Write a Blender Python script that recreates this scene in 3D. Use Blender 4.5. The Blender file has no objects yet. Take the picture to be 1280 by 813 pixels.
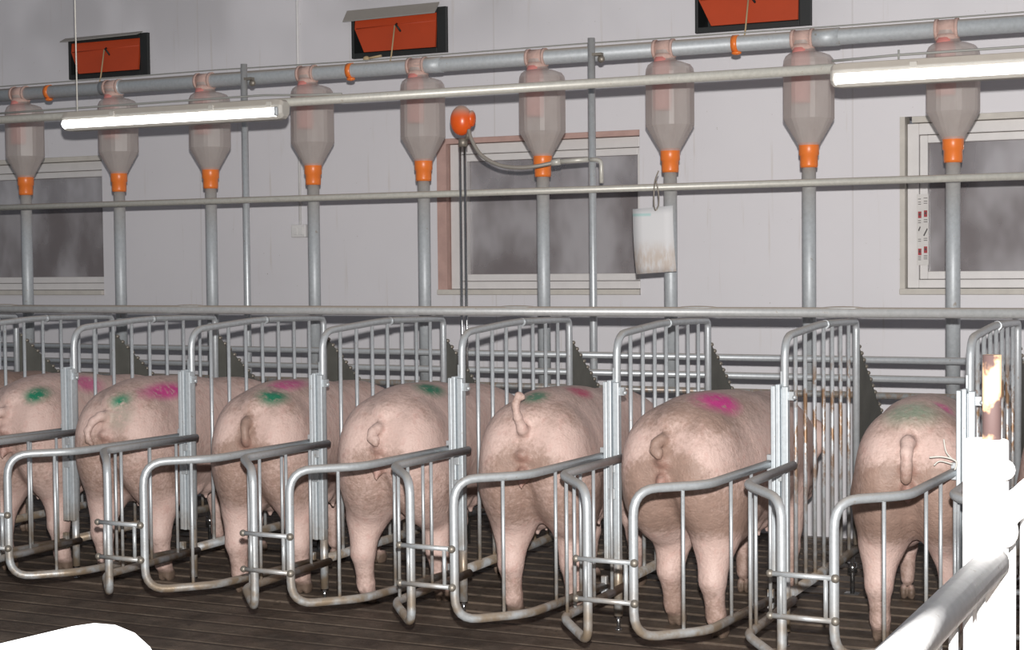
import bpy, math, random
import numpy as np
from mathutils import Vector, Matrix
random.seed(4)
SC = bpy.context.scene
COL = SC.collection

# ------------------------------------------------------------------ camera
cd = bpy.data.cameras.new('camera'); cam = bpy.data.objects.new('camera', cd); COL.objects.link(cam)
YAW, PITCH, ROLL, FPX, CH = -0.4497, -0.0383, -0.0099, 2029.86, 1.3864
cy_, sy_ = math.cos(YAW), math.sin(YAW); cp_, sp_ = math.cos(PITCH), math.sin(PITCH); cr_, sr_ = math.cos(ROLL), math.sin(ROLL)
r0 = Vector((cy_, -sy_, 0)); f0 = Vector((sy_, cy_, 0)); zz = Vector((0, 0, 1))
fw = f0*cp_ + zz*sp_; u0 = -f0*sp_ + zz*cp_
rt = cr_*r0 + sr_*u0; up = -sr_*r0 + cr_*u0
m = Matrix((rt, up, -fw)).transposed().to_4x4(); m.translation = (0, 0, CH)
cam.matrix_world = m
cd.sensor_fit = 'HORIZONTAL'; cd.sensor_width = 36.0; cd.lens = FPX*36.0/1280.0
cd.clip_start = 0.05
SC.camera = cam
# ------------------------------------------------------------------ world, flash, exposure
w = bpy.data.worlds.new('world'); SC.world = w; w.use_nodes = True
w.node_tree.nodes['Background'].inputs[0].default_value = (0.86, 0.90, 1.0, 1)
w.node_tree.nodes['Background'].inputs[1].default_value = 0.165
ld = bpy.data.lights.new('camera_flash', 'POINT'); ld.energy = 1800; ld.shadow_soft_size = 0.03; ld.color = (1.0, 0.97, 0.94)
fl = bpy.data.objects.new('camera_flash', ld); fl.location = (0.02, 0.0, CH+0.205); COL.objects.link(fl)
vs = SC.view_settings
vs.view_transform = 'Standard'; vs.look = 'None'; vs.exposure = 0.0; vs.gamma = 1.0; vs.use_curve_mapping = False

# ------------------------------------------------------------------ node helpers / materials
def new_mat(name):
    mt = bpy.data.materials.new(name); mt.use_nodes = True
    nt = mt.node_tree; return mt, nt, nt.nodes['Principled BSDF']
def nd(nt, t, **k):
    n = nt.nodes.new(t)
    for a, b in k.items(): setattr(n, a, b)
    return n
def lk(nt, a, b): nt.links.new(a, b)
def noise(nt, vec, scale, detail=3, rough=0.55):
    n = nd(nt, 'ShaderNodeTexNoise'); n.inputs['Scale'].default_value = scale; n.inputs['Detail'].default_value = detail
    n.inputs['Roughness'].default_value = rough
    if vec is not None: lk(nt, vec, n.inputs['Vector'])
    return n.outputs['Fac']
def mrange(nt, v, a, b, c=0.0, d=1.0):
    n = nd(nt, 'ShaderNodeMapRange', interpolation_type='SMOOTHSTEP')
    for i, x in zip((1, 2, 3, 4), (a, b, c, d)): n.inputs[i].default_value = x
    lk(nt, v, n.inputs[0]); return n.outputs[0]
def math_(nt, op, a, b=None):
    n = nd(nt, 'ShaderNodeMath', operation=op)
    for i, x in enumerate((a, b)):
        if x is None: continue
        if isinstance(x, (int, float)): n.inputs[i].default_value = x
        else: lk(nt, x, n.inputs[i])
    return n.outputs[0]
def mix(nt, f, a, b):
    n = nd(nt, 'ShaderNodeMix', data_type='RGBA')
    if isinstance(f, (int, float)): n.inputs[0].default_value = f
    else: lk(nt, f, n.inputs[0])
    for i, x in ((6, a), (7, b)):
        if isinstance(x, tuple): n.inputs[i].default_value = (*x[:3], 1)
        else: lk(nt, x, n.inputs[i])
    return n.outputs[2]
def pos(nt): return nd(nt, 'ShaderNodeNewGeometry').outputs['Position']
def sep(nt, v):
    s = nd(nt, 'ShaderNodeSeparateXYZ'); lk(nt, v, s.inputs[0]); return s.outputs
def stretch(nt, v, s):
    n = nd(nt, 'ShaderNodeMapping'); n.inputs['Scale'].default_value = s; lk(nt, v, n.inputs[0]); return n.outputs[0]
def bump(nt, bs, h, strength=0.2, dist=0.01):
    b = nd(nt, 'ShaderNodeBump'); b.inputs['Strength'].default_value = strength; b.inputs['Distance'].default_value = dist
    lk(nt, h, b.inputs['Height']); lk(nt, b.outputs[0], bs.inputs['Normal'])

def galv(name, base=(0.52, 0.55, 0.57), rust=0.0, metal=0.42, dust=0.55, rough=0.42):
    mt, nt, bs = new_mat(name)
    p = pos(nt); xyz = sep(nt, p)
    nx = nd(nt, 'ShaderNodeNewGeometry').outputs['Normal']; nz = sep(nt, nx)[2]
    c = mix(nt, noise(nt, p, 60, 2), tuple(x*0.82 for x in base), tuple(min(1, x*1.16) for x in base))
    low = mrange(nt, xyz[2], 0.42, 0.17)
    dm = math_(nt, 'MULTIPLY', low, mrange(nt, noise(nt, p, 14, 4), 0.30, 0.62))
    c = mix(nt, math_(nt, 'MULTIPLY', dm, 0.95), c, (0.30, 0.225, 0.15))
    spots = mrange(nt, noise(nt, p, 30, 5, 0.7), 0.62, 0.72)
    c = mix(nt, math_(nt, 'MULTIPLY', spots, 0.55), c, (0.24, 0.17, 0.10))
    if rust > 0:
        band = math_(nt, 'MULTIPLY', mrange(nt, xyz[2], 0.25, 0.7), mrange(nt, xyz[2], 1.06, 0.9))
        rm = math_(nt, 'MULTIPLY', band, mrange(nt, noise(nt, stretch(nt, p, (1, 1, 0.5)), 26, 5, 0.7), 0.44, 0.60))
        c = mix(nt, math_(nt, 'MULTIPLY', rm, rust), c, (0.26, 0.13, 0.045))
    dn = math_(nt, 'MULTIPLY', mrange(nt, nz, 0.35, 0.95), dust)
    c = mix(nt, dn, c, (0.44, 0.36, 0.285))
    lk(nt, c, bs.inputs['Base Color'])
    bs.inputs['Metallic'].default_value = metal
    r = math_(nt, 'ADD', math_(nt, 'MULTIPLY', dn, 0.4), rough)
    lk(nt, r, bs.inputs['Roughness'])
    bump(nt, bs, noise(nt, p, 130, 2), 0.12, 0.002)
    return mt
def plain(name, col, rough=0.6, metal=0.0, var=0.12, scale=20, bumps=0.1, dust=0.0, dustcol=(0.45, 0.37, 0.30)):
    mt, nt, bs = new_mat(name); p = pos(nt)
    c = mix(nt, noise(nt, p, scale, 4), tuple(x*(1-var) for x in col), tuple(min(1, x*(1+var)) for x in col))
    if dust:
        nz = sep(nt, nd(nt, 'ShaderNodeNewGeometry').outputs['Normal'])[2]
        c = mix(nt, math_(nt, 'MULTIPLY', mrange(nt, nz, 0.05, 0.75), dust), c, dustcol)
    lk(nt, c, bs.inputs['Base Color']); bs.inputs['Roughness'].default_value = rough; bs.inputs['Metallic'].default_value = metal
    if bumps: bump(nt, bs, noise(nt, p, scale*4, 3), bumps, 0.003)
    return mt

M = {}
M['galv'] = galv('galvanised steel')
M['galv_bar'] = galv('galvanised round bar', base=(0.56, 0.59, 0.61), dust=0.1)
M['galv_rust'] = galv('rust stained bar', base=(0.56, 0.59, 0.61), rust=0.9, dust=0.1)
M['galv_post'] = galv('galvanised post strip', base=(0.60, 0.65, 0.68), dust=0.3, rough=0.5)
M['galv_rail'] = galv('dusty rail', base=(0.46, 0.47, 0.47), dust=0.95, metal=.25)
M['galv_cream'] = galv('cream dusty rail', base=(0.56, 0.55, 0.50), dust=0.6, metal=0.2)
M['galv_dark'] = galv('worn dark rail', base=(0.30, 0.31, 0.31), dust=0.6, rust=0.5)
M['galv_pipe'] = galv('zinc pipe', base=(0.47, 0.50, 0.52), dust=0.95, metal=0.22, rough=0.5)
M['galv_overexposed'] = galv('galvanised steel painted overexposed', base=(0.88, 0.88, 0.87), dust=0.0, metal=0.0, rough=0.6)  # same galvanised steel, base whitened to paint in the flash overexposure
mt, nt, bs = new_mat('rusty near pipe'); M['rust_pipe'] = mt
p = pos(nt); c = mix(nt, mrange(nt, noise(nt, p, 16, 4, .6), .45, .56), (0.50, 0.30, 0.17), (0.050, 0.028, 0.026)); lk(nt, c, bs.inputs['Base Color']); bs.inputs['Roughness'].default_value = .8
M['plate'] = plain('grimy plate', (0.135, 0.135, 0.12), 0.8, 0.1, 0.4, 9)
M['chrome'] = plain('chrome rod', (0.45, 0.45, 0.45), 0.18, 0.95, 0.1, 20, 0)
M['bolt'] = plain('worn bolt', (0.30, 0.27, 0.23), 0.5, 0.6, 0.2)
M['black'] = plain('black frame', (0.018, 0.02, 0.02), 0.55)
M['orange_flap'] = plain('orange flap', (0.50, 0.062, 0.016), 0.5, 0, 0.16, 5)
M['orange'] = plain('orange plastic', (0.80, 0.20, 0.035), 0.35, 0, 0.08)
M['orange_knob'] = plain('orange knob plastic', (0.80, 0.115, 0.015), 0.3, 0, 0.05, dust=0.85)
M['vinyl'] = plain('white window plastic', (0.70, 0.68, 0.67), 0.45, 0, 0.10, 12, dust=0.35, dustcol=(0.42, 0.35, 0.28))
M['lintel'] = plain('grey hood', (0.30, 0.29, 0.27), 0.7, dust=0.3)
M['pink_tube'] = plain('pink tube', (0.74, 0.27, 0.24), 0.55, dust=0.0)
M['pink_grime'] = plain('pink dusty hanger', (0.55, 0.38, 0.33), 0.8, 0, 0.25, 60, 0.4)
M['cord'] = plain('cord', (0.50, 0.38, 0.22), 0.8)
M['grey_cord'] = plain('grey cord', (0.30, 0.30, 0.28), 0.8)
M['hose'] = plain('dusty hose', (0.30, 0.28, 0.25), 0.5, 0.2, dust=0.4)
M['socket'] = plain('socket plastic', (0.72, 0.71, 0.70), 0.4)
M['lamp_body'] = plain('lamp housing', (0.48, 0.46, 0.42), 0.55, dust=0.5)
M['twine'] = plain('white twine', (0.72, 0.70, 0.64), 0.8)
M['outside'] = plain('outside dark', (0.05, 0.035, 0.034), 0.9, 0, 0.6, 1.2)

# milky bottle plastic
mt, nt, bs = new_mat('milky bottle'); M['bottle'] = mt
p = pos(nt)
c = mix(nt, noise(nt, stretch(nt, p, (1, 1, 0.3)), 25, 4), (0.50, 0.45, 0.42), (0.68, 0.64, 0.61))
lk(nt, c, bs.inputs['Base Color']); bs.inputs['Roughness'].default_value = 0.38
tr = nd(nt, 'ShaderNodeBsdfTransparent'); tl = nd(nt, 'ShaderNodeBsdfTranslucent'); tl.inputs[0].default_value = (0.75, 0.66, 0.62, 1)
m1 = nd(nt, 'ShaderNodeMixShader'); m1.inputs[0].default_value = 0.30; lk(nt, bs.outputs[0], m1.inputs[1]); lk(nt, tl.outputs[0], m1.inputs[2])
m2 = nd(nt, 'ShaderNodeMixShader'); m2.inputs[0].default_value = 0.36; lk(nt, m1.outputs[0], m2.inputs[1]); lk(nt, tr.outputs[0], m2.inputs[2])
lk(nt, m2.outputs[0], nt.nodes['Material Output'].inputs[0])
# dusty window glass
mt, nt, bs = new_mat('dusty glass'); M['glass'] = mt
p = pos(nt)
c = mix(nt, mrange(nt, noise(nt, stretch(nt, p, (1, 1, 0.55)), 3.2, 3), 0.35, 0.68), (0.30, 0.27, 0.275), (0.62, 0.60, 0.62))
c = mix(nt, mrange(nt, noise(nt, p, 90, 2), 0.72, 0.78), c, (0.42, 0.41, 0.40))
lk(nt, c, bs.inputs['Base Color']); bs.inputs['Roughness'].default_value = 0.12
tr = nd(nt, 'ShaderNodeBsdfTransparent'); m2 = nd(nt, 'ShaderNodeMixShader'); m2.inputs[0].default_value = 0.50
lk(nt, bs.outputs[0], m2.inputs[1]); lk(nt, tr.outputs[0], m2.inputs[2]); lk(nt, m2.outputs[0], nt.nodes['Material Output'].inputs[0])
# wall
mt, nt, bs = new_mat('stained white wall'); M['wall'] = mt
p = pos(nt); xyz = sep(nt, p)
c = mix(nt, noise(nt, p, 1.6, 4), (0.68, 0.665, 0.69), (0.76, 0.745, 0.77))
drip = math_(nt, 'MULTIPLY', mrange(nt, noise(nt, stretch(nt, p, (9, 1, 0.55)), 2.4, 4, 0.6), 0.60, 0.80), 0.5)
c = mix(nt, drip, c, (0.50, 0.44, 0.37))
c = mix(nt, math_(nt, 'MULTIPLY', mrange(nt, noise(nt, p, 55, 3), 0.73, 0.78), 0.6), c, (0.25, 0.20, 0.15))
soot = math_(nt, 'MULTIPLY', mrange(nt, xyz[2], 2.40, 2.95), mrange(nt, noise(nt, stretch(nt, p, (1, 1, 0.8)), 1.5, 2), 0.40, 0.62))
c = mix(nt, math_(nt, 'MULTIPLY', soot, 0.45), c, (0.36, 0.35, 0.36))
wv = nd(nt, 'ShaderNodeTexWave', wave_type='BANDS', bands_direction='X', wave_profile='SAW'); wv.inputs['Scale'].default_value = 0.16
wv.inputs['Distortion'].default_value = 0; lk(nt, p, wv.inputs['Vector'])
c = mix(nt, math_(nt, 'MULTIPLY', mrange(nt, wv.outputs['Fac'], 0.994, 0.999), 0.3), c, (0.42, 0.38, 0.34))
lk(nt, c, bs.inputs['Base Color']); bs.inputs['Roughness'].default_value = 0.55
bump(nt, bs, noise(nt, p, 7, 4), 0.12, 0.01)
# window reveal with reddish grime
M['reveal'] = plain('grimy reveal', (0.50, 0.33, 0.29), 0.8, 0, 0.25, 14)
M['reveal_pale'] = plain('pale reveal', (0.58, 0.55, 0.50), 0.8, 0, 0.2, 14)
# slat floor
mt, nt, bs = new_mat('wet slatted concrete'); M['floor'] = mt
p = pos(nt)
c = mix(nt, mrange(nt, noise(nt, p, 3.5, 6, 0.65), 0.3, 0.7), (0.048, 0.035, 0.026), (0.170, 0.130, 0.098))
c = mix(nt, math_(nt, 'MULTIPLY', mrange(nt, noise(nt, stretch(nt, p, (1.2, 16, 1)), 5, 5, 0.7), 0.60, 0.76), 0.45), c, (0.28, 0.23, 0.18))
c = mix(nt, math_(nt, 'MULTIPLY', mrange(nt, noise(nt, p, 22, 4), 0.60, 0.72), 0.7), c, (0.03, 0.022, 0.016))
lk(nt, c, bs.inputs['Base Color'])
lk(nt, mrange(nt, noise(nt, p, 6, 4), 0.35, 0.65, 0.32, 0.75), bs.inputs['Roughness'])
bump(nt, bs, noise(nt, p, 40, 6, 0.7), 0.5, 0.012)
M['gap'] = plain('slurry under the slats', (0.055, 0.041, 0.031), 0.6)
# lamp tube
mt, nt, bs = new_mat('lit fluorescent diffuser'); M['tube'] = mt
bs.inputs['Emission Color'].default_value = (1.0, 0.99, 0.97, 1); bs.inputs['Emission Strength'].default_value = 4.5
# card
mt, nt, bs = new_mat('soiled card'); M['card'] = mt
p = pos(nt); xyz = sep(nt, p)
st = math_(nt, 'MULTIPLY', mrange(nt, xyz[2], 1.50, 1.40), mrange(nt, noise(nt, stretch(nt, p, (3, 1, 1)), 18, 4), 0.25, 0.65))
c = mix(nt, math_(nt, 'MULTIPLY', st, 0.7), (0.66, 0.66, 0.67), (0.50, 0.40, 0.32))
gm = math_(nt, 'MULTIPLY', mrange(nt, xyz[2], 1.590, 1.600), mrange(nt, xyz[2], 1.612, 1.602))
gm = math_(nt, 'MULTIPLY', gm, mrange(nt, xyz[0], -2.66, -2.67))
c = mix(nt, math_(nt, 'MULTIPLY', gm, 0.45), c, (0.15, 0.55, 0.50))
lk(nt, c, bs.inputs['Base Color']); bs.inputs['Roughness'].default_value = 0.7
# sow skin
mt, nt, bs = new_mat('sow skin'); M['skin'] = mt
tc = nd(nt, 'ShaderNodeTexCoord').outputs['Object']
dirt = nd(nt, 'ShaderNodeAttribute', attribute_name='dirt').outputs['Fac']
hoof = nd(nt, 'ShaderNodeAttribute', attribute_name='hoof').outputs['Fac']
paint = nd(nt, 'ShaderNodeAttribute', attribute_name='paint')
c = mix(nt, noise(nt, tc, 7, 4), (0.56, 0.39, 0.34), (0.72, 0.545, 0.49))
c = mix(nt, math_(nt, 'MULTIPLY', mrange(nt, noise(nt, tc, 26, 4), 0.50, 0.70), 0.35), c, (0.55, 0.31, 0.27))
n1 = noise(nt, tc, 9, 6, 0.7); n2 = noise(nt, tc, 60, 4, 0.7)
dm = math_(nt, 'ADD', dirt, math_(nt, 'MULTIPLY', math_(nt, 'SUBTRACT', n1, 0.5), 1.1))
dm = math_(nt, 'ADD', dm, math_(nt, 'MULTIPLY', math_(nt, 'SUBTRACT', n2, 0.5), 1.1))
dcol = mix(nt, noise(nt, tc, 34, 4), (0.39, 0.255, 0.20), (0.20, 0.13, 0.10))
c = mix(nt, mrange(nt, dm, 0.12, 0.95, 0.0, 0.88), c, dcol)
pm = math_(nt, 'MULTIPLY', paint.outputs['Alpha'], mrange(nt, noise(nt, tc, 42, 4), 0.22, 0.52))
c = mix(nt, pm, c, paint.outputs['Color'])
c = mix(nt, hoof, c, (0.17, 0.12, 0.09))
lk(nt, c, bs.inputs['Base Color']); bs.inputs['Roughness'].default_value = 0.55
bump(nt, bs, math_(nt, 'ADD', math_(nt, 'MULTIPLY', noise(nt, tc, 110, 3), 0.5), noise(nt, tc, 22, 5)), 0.45, 0.012)

# ------------------------------------------------------------------ mesh helpers
class MB:
    def __init__(s): s.v = []; s.f = []; s.sm = []
    def add(s, vs_, fs, smooth=True):
        o = len(s.v); s.v += [tuple(a) for a in vs_]; s.f += [tuple(i+o for i in q) for q in fs]; s.sm += [smooth]*len(fs); return s
    def box(s, a, b):
        x0, y0, z0 = a; x1, y1, z1 = b
        v = [(x, y, z) for z in (z0, z1) for y in (y0, y1) for x in (x0, x1)]
        return s.add(v, [(0, 2, 3, 1), (4, 5, 7, 6), (0, 1, 5, 4), (2, 6, 7, 3), (0, 4, 6, 2), (1, 3, 7, 5)], False)
    def tube(s, pts, r, n=12, fillet=0.0, closed=False, caps=True):
        pts = [Vector(p) for p in pts]
        rs = r if isinstance(r, (list, tuple)) else None
        if fillet:
            out = []; N = len(pts); rng = range(N) if closed else range(1, N-1)
            if not closed: out.append(pts[0])
            for i in rng:
                a, b, c = pts[i-1], pts[i], pts[(i+1) % N]
                fr = fillet[i] if isinstance(fillet, (list, tuple)) else fillet
                d1 = (a-b); d2 = (c-b); l = min(fr, d1.length*.49, d2.length*.49)
                p1 = b+d1.normalized()*l; p2 = b+d2.normalized()*l
                for k in range(7):
                    t = k/6; out.append(p1*(1-t)**2+b*2*t*(1-t)+p2*t*t)
            if not closed: out.append(pts[-1])
            pts = out
        N = len(pts); vsx = []; nrm = None
        for i in range(N):
            if closed: t = (pts[(i+1) % N]-pts[i-1])
            else: t = pts[min(i+1, N-1)]-pts[max(i-1, 0)]
            t.normalize()
            if nrm is None:
                a = Vector((0, 0, 1)) if abs(t.z) < .9 else Vector((1, 0, 0)); nrm = (a-t*a.dot(t)).normalized()
            else: nrm = (nrm-t*nrm.dot(t)).normalized()
            bn = t.cross(nrm); rr = rs[i] if rs else r
            for k in range(n):
                a = 2*math.pi*k/n; vsx.append(pts[i]+(nrm*math.cos(a)+bn*math.sin(a))*rr)
        fs = []
        for i in range(N if closed else N-1):
            j = (i+1) % N
            for k in range(n): fs.append((i*n+k, i*n+(k+1) % n, j*n+(k+1) % n, j*n+k))
        s.add(vsx, fs)
        if caps and not closed:
            o = len(s.v)-len(vsx)
            s.f.append(tuple(o+k for k in reversed(range(n)))); s.sm.append(False)
            s.f.append(tuple(o+(N-1)*n+k for k in range(n))); s.sm.append(False)
        return s
    def lathe(s, prof, c=(0, 0, 0), n=24, sq=None, caps=True, smooth=True):
        # prof: (r, z) list ; sq(angle)->radius factor
        vsx = []
        for r, z in prof:
            for k in range(n):
                a = 2*math.pi*(k+.5)/n; q = sq(a) if sq else 1
                vsx.append((c[0]+r*q*math.cos(a), c[1]+r*q*math.sin(a), c[2]+z))
        fs = [(i*n+k, i*n+(k+1) % n, (i+1)*n+(k+1) % n, (i+1)*n+k) for i in range(len(prof)-1) for k in range(n)]
        s.add(vsx, fs, smooth)
        if caps:
            o = len(s.v)-len(vsx)
            s.f.append(tuple(o+k for k in reversed(range(n)))); s.sm.append(False)
            s.f.append(tuple(o+(len(prof)-1)*n+k for k in range(n))); s.sm.append(False)
        return s
    def ball(s, c, r, n=12, m_=8):
        rr = r if isinstance(r, tuple) else (r, r, r); vsx = []; fs = []
        for i in range(m_+1):
            t = math.pi*i/m_
            for k in range(n):
                a = 2*math.pi*k/n
                vsx.append((c[0]+rr[0]*math.sin(t)*math.cos(a), c[1]+rr[1]*math.sin(t)*math.sin(a), c[2]-rr[2]*math.cos(t)))
        for i in range(m_):
            for k in range(n): fs.append((i*n+k, i*n+(k+1) % n, (i+1)*n+(k+1) % n, (i+1)*n+k))
        return s.add(vsx, fs)
    def build(s, name, mat, parent=None, bevel=0.0):
        me = bpy.data.meshes.new(name); me.from_pydata(s.v, [], s.f); me.validate()
        if len(me.polygons) == len(s.sm): me.polygons.foreach_set('use_smooth', s.sm)
        me.materials.append(mat if not isinstance(mat, str) else M[mat]); me.update()
        o = bpy.data.objects.new(name, me); COL.objects.link(o)
        if parent: o.parent = parent
        if bevel:
            b = o.modifiers.new('bevel', 'BEVEL'); b.width = bevel; b.segments = 2; b.limit_method = 'ANGLE'
        return o
def tag(o, label=None, cat=None, group=None, kind=None):
    if label: o['label'] = label
    if cat: o['category'] = cat
    if group: o['group'] = group
    if kind: o['kind'] = kind
    return o
def empty(name, loc):
    o = bpy.data.objects.new(name, None); o.location = loc; o.empty_display_size = 0.05; COL.objects.link(o); return o
def copy_tree(o, parent=None):
    c = o.copy(); COL.objects.link(c)
    if parent: c.parent = parent
    for ch in list(o.children): copy_tree(ch, c)
    return c

# ------------------------------------------------------------------ setting
YW = 7.95
PX = 0.65; X0 = -1.6446; YP = 5.6225; YN = 5.6495
def XD(i): return X0+i*PX

def wall_with_holes():
    holes = [(-7.84, -6.635, 1.212, 2.075), (-4.29, -3.088, 1.212, 2.075), (-1.737, -0.535, 1.212, 2.075), (0.82, 2.02, 1.212, 2.075),
             (-6.865, -6.25, 2.548, 2.80), (-4.82, -4.21, 2.548, 2.80), (-2.775, -2.168, 2.548, 2.80), (-0.73, -0.12, 2.548, 2.80)]
    xs = sorted({-13.0, 4.5, *[h[0] for h in holes], *[h[1] for h in holes]}); zs = sorted({0.0, 4.2, *[h[2] for h in holes], *[h[3] for h in holes]})
    b = MB()
    for i in range(len(xs)-1):
        for j in range(len(zs)-1):
            cx, cz = (xs[i]+xs[i+1])/2, (zs[j]+zs[j+1])/2
            if any(h[0] < cx < h[1] and h[2] < cz < h[3] for h in holes): continue
            b.add([(xs[i], YW, zs[j]), (xs[i+1], YW, zs[j]), (xs[i+1], YW, zs[j+1]), (xs[i], YW, zs[j+1])], [(0, 1, 2, 3)], False)
            b.add([(xs[i], YW+.25, zs[j]), (xs[i+1], YW+.25, zs[j]), (xs[i+1], YW+.25, zs[j+1]), (xs[i], YW+.25, zs[j+1])], [(3, 2, 1, 0)], False)
    for h in holes:
        v = [(h[0], YW, h[2]), (h[1], YW, h[2]), (h[1], YW, h[3]), (h[0], YW, h[3])]
        v += [(x, YW+.25, z) for x, y, z in v]
        b.add(v, [(0, 4, 5, 1), (1, 5, 6, 2), (2, 6, 7, 3), (3, 7, 4, 0)], False)
    o = b.build('wall_back', 'wall'); tag(o, kind='structure')
wall_with_holes()
fb = MB()
pitch = 0.145; y = -2.4
while y < YW:
    y1 = min(y+pitch-0.022, YW)
    # slat with small chamfered top edges
    h = 0.0; d = 0.006
    vsx = []
    for x in (-13.0, 4.5):
        vsx += [(x, y, h-.08), (x, y, h-d), (x, y+d, h), (x, y1-d, h), (x, y1, h-d), (x, y1, h-.08)]
    fb.add(vsx, [(i, i+6, i+7, i+1) for i in range(5)]+[(0, 1, 2, 3, 4, 5), (11, 10, 9, 8, 7, 6)], False)
    y += pitch
fo = fb.build('floor', 'floor'); tag(fo, kind='structure')
o = MB().box((-13, -2.4, -0.16), (4.5, YW, -0.07)).box((-13, -2.4, -0.07), (4.5, 5.55, -0.003)).build('floor', 'gap'); tag(o, kind='structure')
o = MB().box((-16, 12.5, -0.5), (8, 12.7, 2.02)).box((-16, YW+.3, -0.5), (8, 12.5, -0.35)).build('wall_outside', 'outside'); tag(o, kind='structure')

WN = 0
for k, (x0, x1) in enumerate(((-7.84, -6.635), (-4.29, -3.088), (-1.737, -0.535))):
    z0, z1 = 1.212, 2.075
    root = tag(empty('window_%d' % (k+1), ((x0+x1)/2, YW+.06, z0)), kind='structure')
    L = lambda a: (a[0]-(x0+x1)/2, a[1]-YW-.06, a[2]-z0)
    def bx(b, a, c): b.box(L(a), L(c))
    # plaster lining and sill
    b = MB(); e = 0.012
    bx(b, (x0+.001, YW-.004, z0), (x0+(.026 if k == 2 else .06), YW+.10, z1)); bx(b, (x0+.06, YW-.004, z1-.03), (x1-.001, YW+.10, z1-.001))
    b.build('window_reveal', 'reveal' if k == 1 else 'reveal_pale', root)
    b = MB(); bx(b, (x0+.001, YW-.02, z0+.001), (x1-.001, YW+.10, z0+.03)); b.build('window_sill', 'reveal_pale', root, .004)
    # outer frame
    rv = .030 if k == 2 else .065
    b = MB(); a0, a1, c0, c1 = x0+rv, x1-.002, z0+.032, z1-.032; t = 0.055; tr_ = .014; ya, yb = YW+.035, YW+.11
    bx(b, (a0, ya, c0), (a0+t, yb, c1)); bx(b, (a1-tr_, ya, c0), (a1, yb, c1)); bx(b, (a0+t, ya, c0), (a1-tr_, yb, c0+t*.75)); bx(b, (a0+t, ya, c1-t), (a1-tr_, yb, c1))
    b.build('window_frame', 'vinyl', root, .003)
    b = MB(); a0 += t+.002; a1 -= tr_+.002; c0 += t*.75+.002; c1 -= t+.002; t = 0.038; ya = YW+.05
    bx(b, (a0, ya, c0), (a0+t, yb, c1)); bx(b, (a1-.014, ya, c0), (a1, yb, c1)); bx(b, (a0+t, ya, c0), (a1-.014, yb, c0+t)); bx(b, (a0+t, ya, c1-t), (a1-.014, yb, c1))
    b.build('window_sash', 'vinyl', root, .003)
    b = MB(); bx(b, (a0+t, YW+.085, c0+t), (a1-.014, YW+.091, c1-t)); b.build('window_pane', 'glass', root)

# ------------------------------------------------------------------ ventilation flaps
vent_lab = ('orange ventilation flap in black frame, high on the wall above the left lamp',
            'orange ventilation flap in black frame with knotted cord, high at the middle of the wall',
            'orange ventilation flap in black frame, rightmost and cut by the top edge of the photo')
for k, (x0, x1) in enumerate(((-6.865, -6.25), (-4.82, -4.21), (-2.775, -2.168))):
    z0, z1 = 2.548, 2.80; W = x1-x0; H = z1-z0
    r = tag(empty('ventilation_flap', (x0, YW, z0)), vent_lab[k], 'vent', 'orange ventilation flaps')
    b = MB(); t = .028
    b.box((.001, -.02, .001), (.018, .14, H-.001)).box((W-.06, -.02, .001), (W-.001, .14, H-.001)).box((.018, -.02, .001), (W-.06, .14, .03)).box((.018, -.02, H-.03), (W-.06, .14, H-.001))
    b.box((.018, .13, .03), (W-.06, .14, H-.03))
    b.build('frame', 'black', r, .003)
    # tilted flap: leans out at the bottom, side cheek cut away at lower left
    top = (.012, H-.035); b = MB()
    y0, y1 = -.010, -.040
    v = [(.022, y0, H-.03), (W-.066, y0, H-.03), (W-.062, y1, .03), (.095, y1, .03), (.022, y0-.006, H-.085)]
    v2 = [(a, yy+.014, c) for a, yy, c in v]
    b.add(v+v2, [(0, 4, 3, 2, 1), (5, 6, 7, 8, 9), (0, 1, 6, 5), (1, 2, 7, 6), (2, 3, 8, 7), (3, 4, 9, 8), (4, 0, 5, 9)], False)
    b.tube([(.03, y0-.006, H-.085), (W-.068, y0-.006, H-.075)], .003, 6)
    b.build('flap', 'orange_flap', r)
    b = MB(); fz = -.044 if k else -.020; bz = .020 if k else .004
    b.add([(-.030, -.060, H+fz-.004), (W-.050, -.060, H+fz+.004), (W-.050, -.003, H+bz+.002), (-.035, -.003, H+bz-.002),
                     (-.030, -.060, H+fz+.002), (W-.050, -.060, H+fz+.010), (W-.050, -.003, H+bz+.008), (-.035, -.003, H+bz+.004)],
                    [(0, 3, 2, 1), (4, 5, 6, 7), (0, 1, 5, 4), (1, 2, 6, 5), (2, 3, 7, 6), (3, 0, 4, 7)], False)
    b.build('hood', 'lintel', r)
    b = MB(); b.tube([(W*.49, y0-.012, H*.70), (W*.49, -.035, H*.68), (W*.53, -.02, H*.52)], .006, 8); b.build('hook', 'black', r)
    b = MB(); b.tube([(W*.48, -.035, H*.66), (W*.465, -.06, .0), (W*.46, -.08, -.06)], .0045, 6)
    if k == 1: b.ball((W*.20, -.06, -.01), (.02, .015, .015)); b.tube([(W*.20, -.06, -.01), (W*.36, -.06, 0.0)], .007, 6)
    b.build('pull_cord', 'cord', r)

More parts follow.
